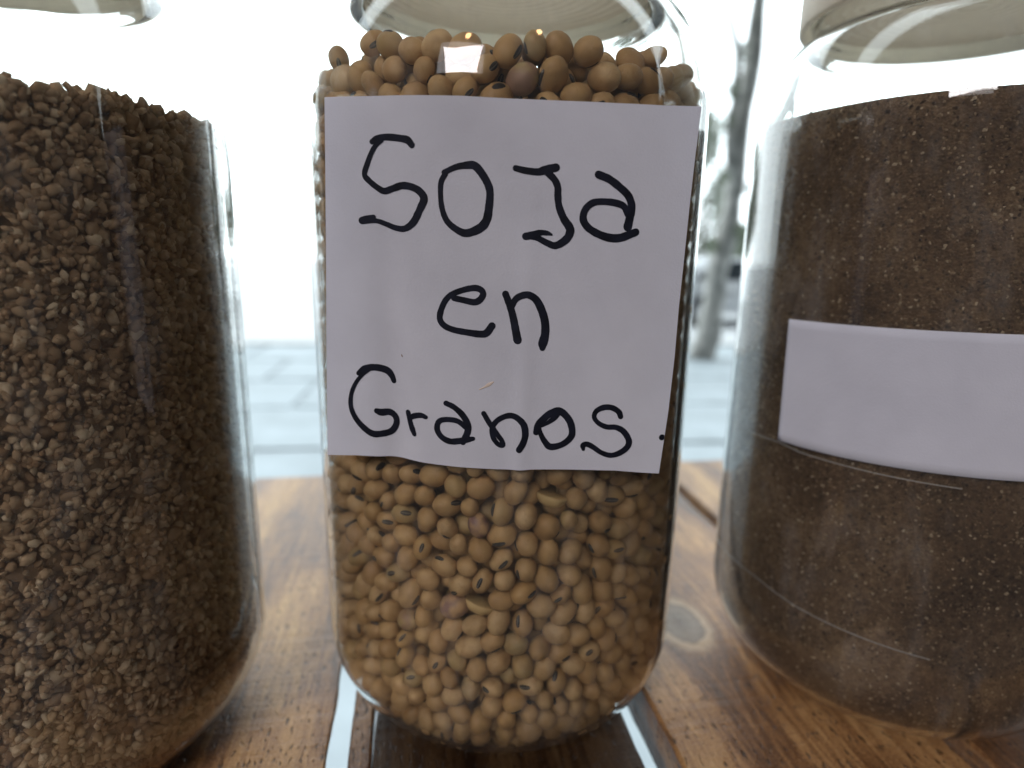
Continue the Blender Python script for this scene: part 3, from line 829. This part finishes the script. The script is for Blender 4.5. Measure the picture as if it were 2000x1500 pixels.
def bean_mesh(seg, rings, seed, dent=0.0):
    """Unit bean: long axis X, hilum side +Y."""
    r = random.Random(seed)
    ax, ay, az = 1.13 * r.uniform(0.94, 1.10), 0.98 * r.uniform(0.94, 1.04), 0.91 * r.uniform(0.92, 1.04)
    verts, faces, rows = [], [], []
    for i in range(rings + 1):
        th = math.pi * i / rings
        row = []
        for k in range(1 if i in (0, rings) else seg):
            ph = 2 * math.pi * k / seg
            d = Vector((math.cos(th), math.sin(th) * math.cos(ph), math.sin(th) * math.sin(ph)))
            s = 1 + 0.035 * mnoise.noise(d * 1.4 + Vector((seed * 3.3, 0, 0))) + dent * mnoise.noise(d * 3.0 + Vector((0, seed * 2.1, 0)))
            flat = 1 - 0.05 * max(0, d.y) ** 3
            row.append(len(verts)); verts.append(Vector((d.x * ax, d.y * ay * flat, d.z * az)) * s)
        rows.append(row)
    for a, b in zip(rows[:-1], rows[1:]):
        for k in range(seg):
            k2 = (k + 1) % seg
            if len(a) == 1: faces.append((a[0], b[k], b[k2]))
            elif len(b) == 1: faces.append((a[k2], a[k], b[0]))
            else: faces.append((a[k], b[k], b[k2], a[k2]))
    return verts, faces, (ax, ay, az)
def hilum_mesh(axes, seed):
    r = random.Random(seed + 50)
    ax, ay, az = axes
    lx, lz = 0.58 * r.uniform(0.85, 1.1), 0.215 * r.uniform(0.85, 1.15)
    verts, faces, n = [], [], 16
    def pt(x, z, up_):
        return Vector((x, ay * 0.952 * math.sqrt(max(0, 1 - (x / ax) ** 2 - (z / az) ** 2)) + up_, z))
    verts.append(pt(0, 0, 0.030))
    for (f, u_) in ((0.35, 0.045), (0.75, 0.045), (1.0, -0.03)):
        for k in range(n):
            a = 2 * math.pi * k / n
            verts.append(pt(lx * f * math.cos(a), lz * f * math.sin(a), u_))
    for k in range(n):
        k2 = (k + 1) % n
        faces.append((0, 1 + k2, 1 + k))
        for q in (0, 1):
            a = 1 + q * n
            faces.append((a + k, a + k2, a + n + k2, a + n + k))
    return verts, faces

def new_mesh(name, verts, faces, mat):
    me = bpy.data.meshes.new(name)
    me.from_pydata([tuple(Vector(v) * 1.0) for v in verts], [], faces)
    me.polygons.foreach_set('use_smooth', [True] * len(me.polygons))
    me.materials.append(mat)
    return me

def mat_hilum():
    b = N('bean_hilum')
    co = b.coords('Object')
    z = b.n('SeparateXYZ', {0: co}).outputs[2]
    f = b.ramp(b.math('ABSOLUTE', z), [(0.015, (0.16, 0.14, 0.115)), (0.05, (0.032, 0.028, 0.025))])
    return b.surf(b.n('BsdfPrincipled', {'Base Color': f, 'Roughness': 0.55}))
M_hil = mat_hilum()
M_hil2 = mat_plain('bean_hilum_mass', (0.024, 0.020, 0.017), 0.55, 0.3, 0.2, 300)
M_bean = mat_bean('soybean_coat')
M_beans = mat_bean('soybean_coat_mass', 'ATTR')
M_half = mat_plain('split_bean', (0.60, 0.41, 0.18), 0.55, 0.3, 0.12, 300)

def bean_rotations(n):
    out = []
    for _ in range(n):
        q = np.array([rng.gauss(0, 1) for _ in range(4)]); q /= np.linalg.norm(q)
        w, x, y, z = q
        out.append(Matrix(((1 - 2 * (y * y + z * z), 2 * (x * y - z * w), 2 * (x * z + y * w)),
                           (2 * (x * y + z * w), 1 - 2 * (x * x + z * z), 2 * (y * z - x * w)),
                           (2 * (x * z - y * w), 2 * (y * z + x * w), 1 - 2 * (x * x + y * y)))))
    return out

def build_beans():
    n = len(BP)
    camp = np.array([0, -DIST, EYE])
    # which beans lie against the glass and in view of the camera, clear of the paper
    h = np.hypot(BP[:, 0], BP[:, 1])
    outer = h > r_lim(BP[:, 2], BRAD + 0.028)
    top = (BP[:, 2] > 3.10) & (BP[:, 1] < -0.55)
    dvec = camp - BP
    dist = np.linalg.norm(dvec, axis=1)
    nx, ny = BP[:, 0] / h, BP[:, 1] / h
    cosang = (nx * dvec[:, 0] + ny * dvec[:, 1]) / dist
    # where the line to the camera crosses the paper's plane
    t = (-1.0 - BP[:, 1]) / dvec[:, 1]
    px = BP[:, 0] + t * dvec[:, 0]; pz = BP[:, 2] + t * dvec[:, 2] - EYE
    covered = (px > -0.74) & (px < 0.69) & (pz > -0.905 - BRAD * 0.3) & (pz < 0.52 + BRAD * 0.3)
    score = np.where((outer | top) & ~covered & (cosang > 0.12), (0.35 + np.clip(cosang, 0, 1)) * BRAD / dist, 0)
    pick = np.argsort(-score)[:296]
    pick = pick[score[pick] > 0]
    single = np.zeros(n, bool); single[pick] = True
    rots = bean_rotations(n)
    kinds = []
    for s in range(10):
        v, f, ax = bean_mesh(20, 12, s, 0.03 if s in (3, 7) else 0.0)
        hv, hf = hilum_mesh(ax, s)
        kinds.append((new_mesh('soybean', v, f, M_bean), new_mesh('hilum', hv, hf, M_hil)))
    # split halves: flat inner face, domed outside
    v, f, ax = bean_mesh(20, 12, 31)
    hv = [Vector((p.x * 1.08, p.y, p.z if p.z > 0 else p.z * 0.12)) for p in v]
    half = new_mesh('split_soybean', hv, f, M_half)
    special = {}
    for (tx, ty, tz, what) in ((0.247, -0.897, EYE - 1.108, 'half'), (-0.084, -0.926, EYE - 1.583, 'half'), (-0.097, -0.925, EYE - 1.207, 'purple'), (-0.224, -0.903, EYE - 1.595, 'purple')):
        d = np.linalg.norm(BP[pick] - np.array([tx, ty, tz]), axis=1)
        special[int(pick[int(d.argmin())])] = what
    bp_ = N('purple_stained_coat')
    nz = bp_.n('TexNoise', {'Vector': bp_.coords(), 'Scale': 0.9, 'Detail': 2.0})
    M_purple = bp_.surf(bp_.n('BsdfPrincipled', {'Base Color': bp_.ramp(nz.outputs[0], [(0.4, (0.27, 0.155, 0.125)), (0.62, (0.54, 0.33, 0.16))]), 'Roughness': 0.5}))
    pur = new_mesh('stained_soybean', *bean_mesh(20, 12, 44)[:2], M_purple)
    halves = ['curved split soybean half lying just below the label, right of centre', 'pale split soybean half near the middle of the jar below the label']
    purples = ['purple-stained soybean just below the middle of the label', 'dull purple-brown soybean lower left of the jar middle']
    for i in pick:
        i = int(i)
        what = special.get(i)
        s = BRAD[i] * R
        if what == 'half':
            o = bpy.data.objects.new('split_soybean', half)
            e = Euler((math.radians(170), math.radians(rng.uniform(8, 20)), math.radians(rng.uniform(-25, 25)))).to_matrix()
            o.matrix_world = Matrix.Translation(W(*BP[i])) @ e.to_4x4() @ Matrix.Scale(s * 1.1, 4)
            tag(o, halves.pop(0), 'soybean', 'soybeans in the jar')
            COL.objects.link(o)
            continue
        k = rng.randrange(len(kinds))
        o = bpy.data.objects.new('soybean', pur if what == 'purple' else kinds[k][0])
        o.matrix_world = Matrix.Translation(W(*BP[i])) @ rots[i].to_4x4() @ Matrix.Scale(s, 4)
        COL.objects.link(o)
        if what == 'purple':
            tag(o, purples.pop(0), 'soybean', 'soybeans in the jar'); continue
        if BP[i, 2] > EYE:
            tag(o, 'round tan soybean heaped above the paper label inside the middle jar', 'soybean', 'soybeans in the jar')
        else:
            tag(o, 'round tan soybean behind the glass below the paper label', 'soybean', 'soybeans in the jar')
        hl = bpy.data.objects.new('hilum', kinds[k][1])
        hl.parent = o
        COL.objects.link(hl)
    # all the other beans as one mass
    lv, lf, ax = bean_mesh(10, 7, 5)
    hv, hf = hilum_mesh(ax, 5)
    lv = np.array([tuple(p) for p in lv]); hv = np.array([tuple(p) for p in hv])
    nb = len(lv); nh = len(hv)
    rest = np.flatnonzero(~single)
    V, Fc, mi, at = [], [], [], []
    base = 0
    for i in rest:
        m3 = np.array(rots[i]) * (BRAD[i] * R)
        c = BP[i] * R
        V.append(lv @ m3.T + c)
        Fc += [tuple(q + base for q in f) for f in lf]; mi += [0] * len(lf)
        base += nb
        k = nb
        if outer[i] and cosang[i] > -0.1:
            V.append(hv @ m3.T + c)
            Fc += [tuple(q + base for q in f) for f in hf]; mi += [1] * len(hf)
            base += nh; k += nh
        at += [rng.random()] * k
    V = np.concatenate(V)
    me = bpy.data.meshes.new('soybeans')
    me.from_pydata(V.tolist(), [], Fc)
    me.materials.append(M_beans); me.materials.append(M_hil2)
    me.polygons.foreach_set('material_index', mi)
    me.polygons.foreach_set('use_smooth', [True] * len(Fc))
    a = me.attributes.new('bean_rand', 'FLOAT', 'POINT')
    a.data.foreach_set('value', at)
    o = bpy.data.objects.new('soybeans', me)
    COL.objects.link(o)
    tag(o, 'mass of tan soybeans filling the middle jar behind the nearest ones', 'soybeans', 'soybeans in the jar', 'stuff')
    print('beans', n, 'single', len(pick))
build_beans()

# ------------------------------------------------------------------ contents of the neighbouring jars
def build_granules():
    b = N('tan_granule')
    r = b.n('Attribute', attribute_name='grain_rand').outputs['Fac']
    nz = b.n('TexNoise', {'Vector': b.coords(), 'Scale': 500.0, 'Detail': 3.0})
    t = b.math('MULTIPLY_ADD', nz.outputs[0], 0.5, b.math('SUBTRACT', r, 0.25))
    c = b.ramp(t, [(0.0, (0.26, 0.15, 0.075)), (0.4, (0.42, 0.27, 0.15)), (0.8, (0.54, 0.37, 0.22)), (1.0, (0.70, 0.54, 0.36))])
    M = b.surf(b.n('BsdfPrincipled', {'Base Color': c, 'Roughness': 0.8, 'Specular IOR Level': 0.2}))
    cx, cy = -2.31, -0.5
    verts, faces = [], []
    bm = bmesh.new(); bmesh.ops.create_icosphere(bm, subdivisions=1, radius=1.0)
    bv = np.array([tuple(v.co) for v in bm.verts]); bf = [tuple(v.index for v in f.verts) for f in bm.faces]; bm.free()
    V, Fc, base = [], [], 0
    N_ = 34000
    at = []
    for k in range(N_):
        # most of them on the side that the shop sees
        a = math.radians(-51) + rng.uniform(-1.9, 1.9) if k % 5 else rng.uniform(-math.pi, math.pi)
        z = rng.uniform(0.06, 3.06)
        s = rng.uniform(0.013, 0.024) if rng.random() < 0.6 else rng.uniform(0.020, 0.038)
        d = rng.random() ** 1.5 * 0.05
        rr = float(r_lim(np.array([z]), np.array([s * 1.15 + d]))[0])
        if k < 2500:
            rr = 0.95 * math.sqrt(rng.random()); z = 3.03 + 0.045 * rng.random()
            rr = min(rr, float(r_lim(np.array([z]), np.array([s * 1.15]))[0]))
        sc = np.array([rng.uniform(0.8, 1.4), rng.uniform(0.6, 1.1), rng.uniform(0.4, 0.9)]) * s
        jit = 1 + nrng.uniform(-0.32, 0.32, (len(bv), 1))
        e = np.array(Euler((rng.uniform(0, 6.3), rng.uniform(0, 6.3), rng.uniform(0, 6.3))).to_matrix())
        P = (bv * jit * sc) @ e.T + np.array([rr * math.cos(a) + cx, rr * math.sin(a) + cy, z])
        V.append(P * R)
        Fc += [tuple(q + base for q in f) for f in bf]; base += len(bv)
        at += [rng.random()] * len(bv)
    # the packed heart of the heap, just behind the outer granules
    zs = np.linspace(0.2, 3.0, 110)
    seg = 150
    rows = [[(0, 0, z)] * seg for z in (0.2, *zs, 3.02)]
    C_ = []
    for j, row in enumerate(rows):
        for k in range(seg):
            a = k / seg * 2 * math.pi
            z = row[k][2]
            r_ = 0.0 if j in (0, len(rows) - 1) else float(r_lim(np.array([z]), np.array([0.058]))[0]) + 0.02 * mnoise.noise(Vector((math.cos(a) * 23, math.sin(a) * 23, z * 23)))
            C_.append((r_ * math.cos(a) + cx, r_ * math.sin(a) + cy, z))
    V.append(np.array(C_) * R)
    at += [0.3] * len(C_)
    for j in range(len(rows) - 1):
        for k in range(seg):
            Fc.append((base + j * seg + k, base + j * seg + (k + 1) % seg, base + (j + 1) * seg + (k + 1) % seg, base + (j + 1) * seg + k))
    V = np.concatenate(V)
    me = bpy.data.meshes.new('coarse_granules')
    me.from_pydata(V.tolist(), [], Fc); me.materials.append(M)
    me.polygons.foreach_set('use_smooth', [True] * len(Fc))
    me.attributes.new('grain_rand', 'FLOAT', 'POINT').data.foreach_set('value', at)
    o = bpy.data.objects.new('coarse_granules', me); COL.objects.link(o)
    tag(o, 'coarse crumbly tan granules filling the left jar', 'granules', kind='stuff')
    return o
build_granules()

def build_ground_seed():
    b = N('fine_brown_grain')
    co = b.coords()
    v1 = b.n('TexVoronoi', {'Vector': co, 'Scale': 900.0})
    n1 = b.n('TexNoise', {'Vector': co, 'Scale': 420.0, 'Detail': 6.0, 'Roughness': 0.75})
    n2 = b.n('TexNoise', {'Vector': co, 'Scale': 28.0, 'Detail': 4.0})
    t = b.math('MULTIPLY_ADD', n1.outputs[0], 0.8, b.math('MULTIPLY_ADD', n2.outputs[0], 0.7, -0.27))
    c = b.ramp(t, [(0.25, (0.045, 0.025, 0.012)), (0.5, (0.13, 0.077, 0.040)), (0.70, (0.24, 0.155, 0.085)), (0.86, (0.45, 0.33, 0.21))])
    h = b.math('MULTIPLY_ADD', v1.outputs['Distance'], 0.8, n1.outputs[0])
    bp = b.n('Bump', {'Height': h, 'Strength': 0.8, 'Distance': 0.0008})
    M = b.surf(b.n('BsdfPrincipled', {'Base Color': c, 'Roughness': 0.85, 'Specular IOR Level': 0.2, 'Normal': bp}))
    prof = [(0.0, 0.09)]
    zs = np.concatenate([np.linspace(0.10, 0.5, 14), np.linspace(0.56, 3.20, 64)])
    for z in zs:
        prof.append((float(r_lim(np.array([z]), np.array([0.004]))[0]), float(z)))
    for k in range(1, 9):
        prof.append((0.95 * (1 - k / 9), 3.20 + 0.05 * math.sin(k * 0.4)))
    prof.append((0.0, 3.23))
    def ruf(a, r, z):
        return -abs(mnoise.noise(Vector((math.cos(a) * 30, math.sin(a) * 30, z * 400)))) * 0.0006
    o = lathe('ground_seed', [(r * R, z * R) for r, z in prof], M, None, 220, ruf)
    o.location = W(2.40, 0.10, 0.004)
    # the grains that lie against the glass
    bm = bmesh.new(); bmesh.ops.create_icosphere(bm, subdivisions=1, radius=1.0)
    bv = np.array([tuple(v.co) for v in bm.verts]); bf = np.array([[v.index for v in f.verts] for f in bm.faces]); bm.free()
    n = 26000
    a = math.radians(-124.5) + nrng.uniform(-1.75, 1.75, n)
    z = nrng.uniform(0.10, 3.20, n)
    s = nrng.uniform(0.006, 0.0125, n)
    rr = r_lim(z, s * 0.9 + 0.002)
    ctr = np.stack([rr * np.cos(a), rr * np.sin(a), z], 1)
    sc = nrng.uniform(0.55, 1.25, (n, 1, 3)) * s[:, None, None]
    jit = nrng.uniform(0.7, 1.3, (n, len(bv), 1))
    V = (bv[None] * jit * sc + ctr[:, None, :]).reshape(-1, 3) * R
    Fc = (bf[None] + (np.arange(n) * len(bv))[:, None, None]).reshape(-1, 3)
    b = N('brown_grain_flecks')
    r = b.n('Attribute', attribute_name='grain_rand').outputs['Fac']
    c = b.ramp(r, [(0.0, (0.045, 0.025, 0.012)), (0.5, (0.13, 0.08, 0.042)), (0.88, (0.24, 0.16, 0.09)), (1.0, (0.46, 0.35, 0.23))])
    M2 = b.surf(b.n('BsdfPrincipled', {'Base Color': c, 'Roughness': 0.8, 'Specular IOR Level': 0.2}))
    me = bpy.data.meshes.new('loose_grain')
    me.from_pydata(V.tolist(), [], Fc.tolist()); me.materials.append(M2)
    me.attributes.new('grain_rand', 'FLOAT', 'POINT').data.foreach_set('value', np.repeat(nrng.random(n), len(bv)))
    g = bpy.data.objects.new('loose_grain', me); COL.objects.link(g)
    g.parent = o; g['kind'] = 'stuff'
    tag(o, 'fine dark brown grain filling the right jar', 'grain', kind='stuff')
build_ground_seed()
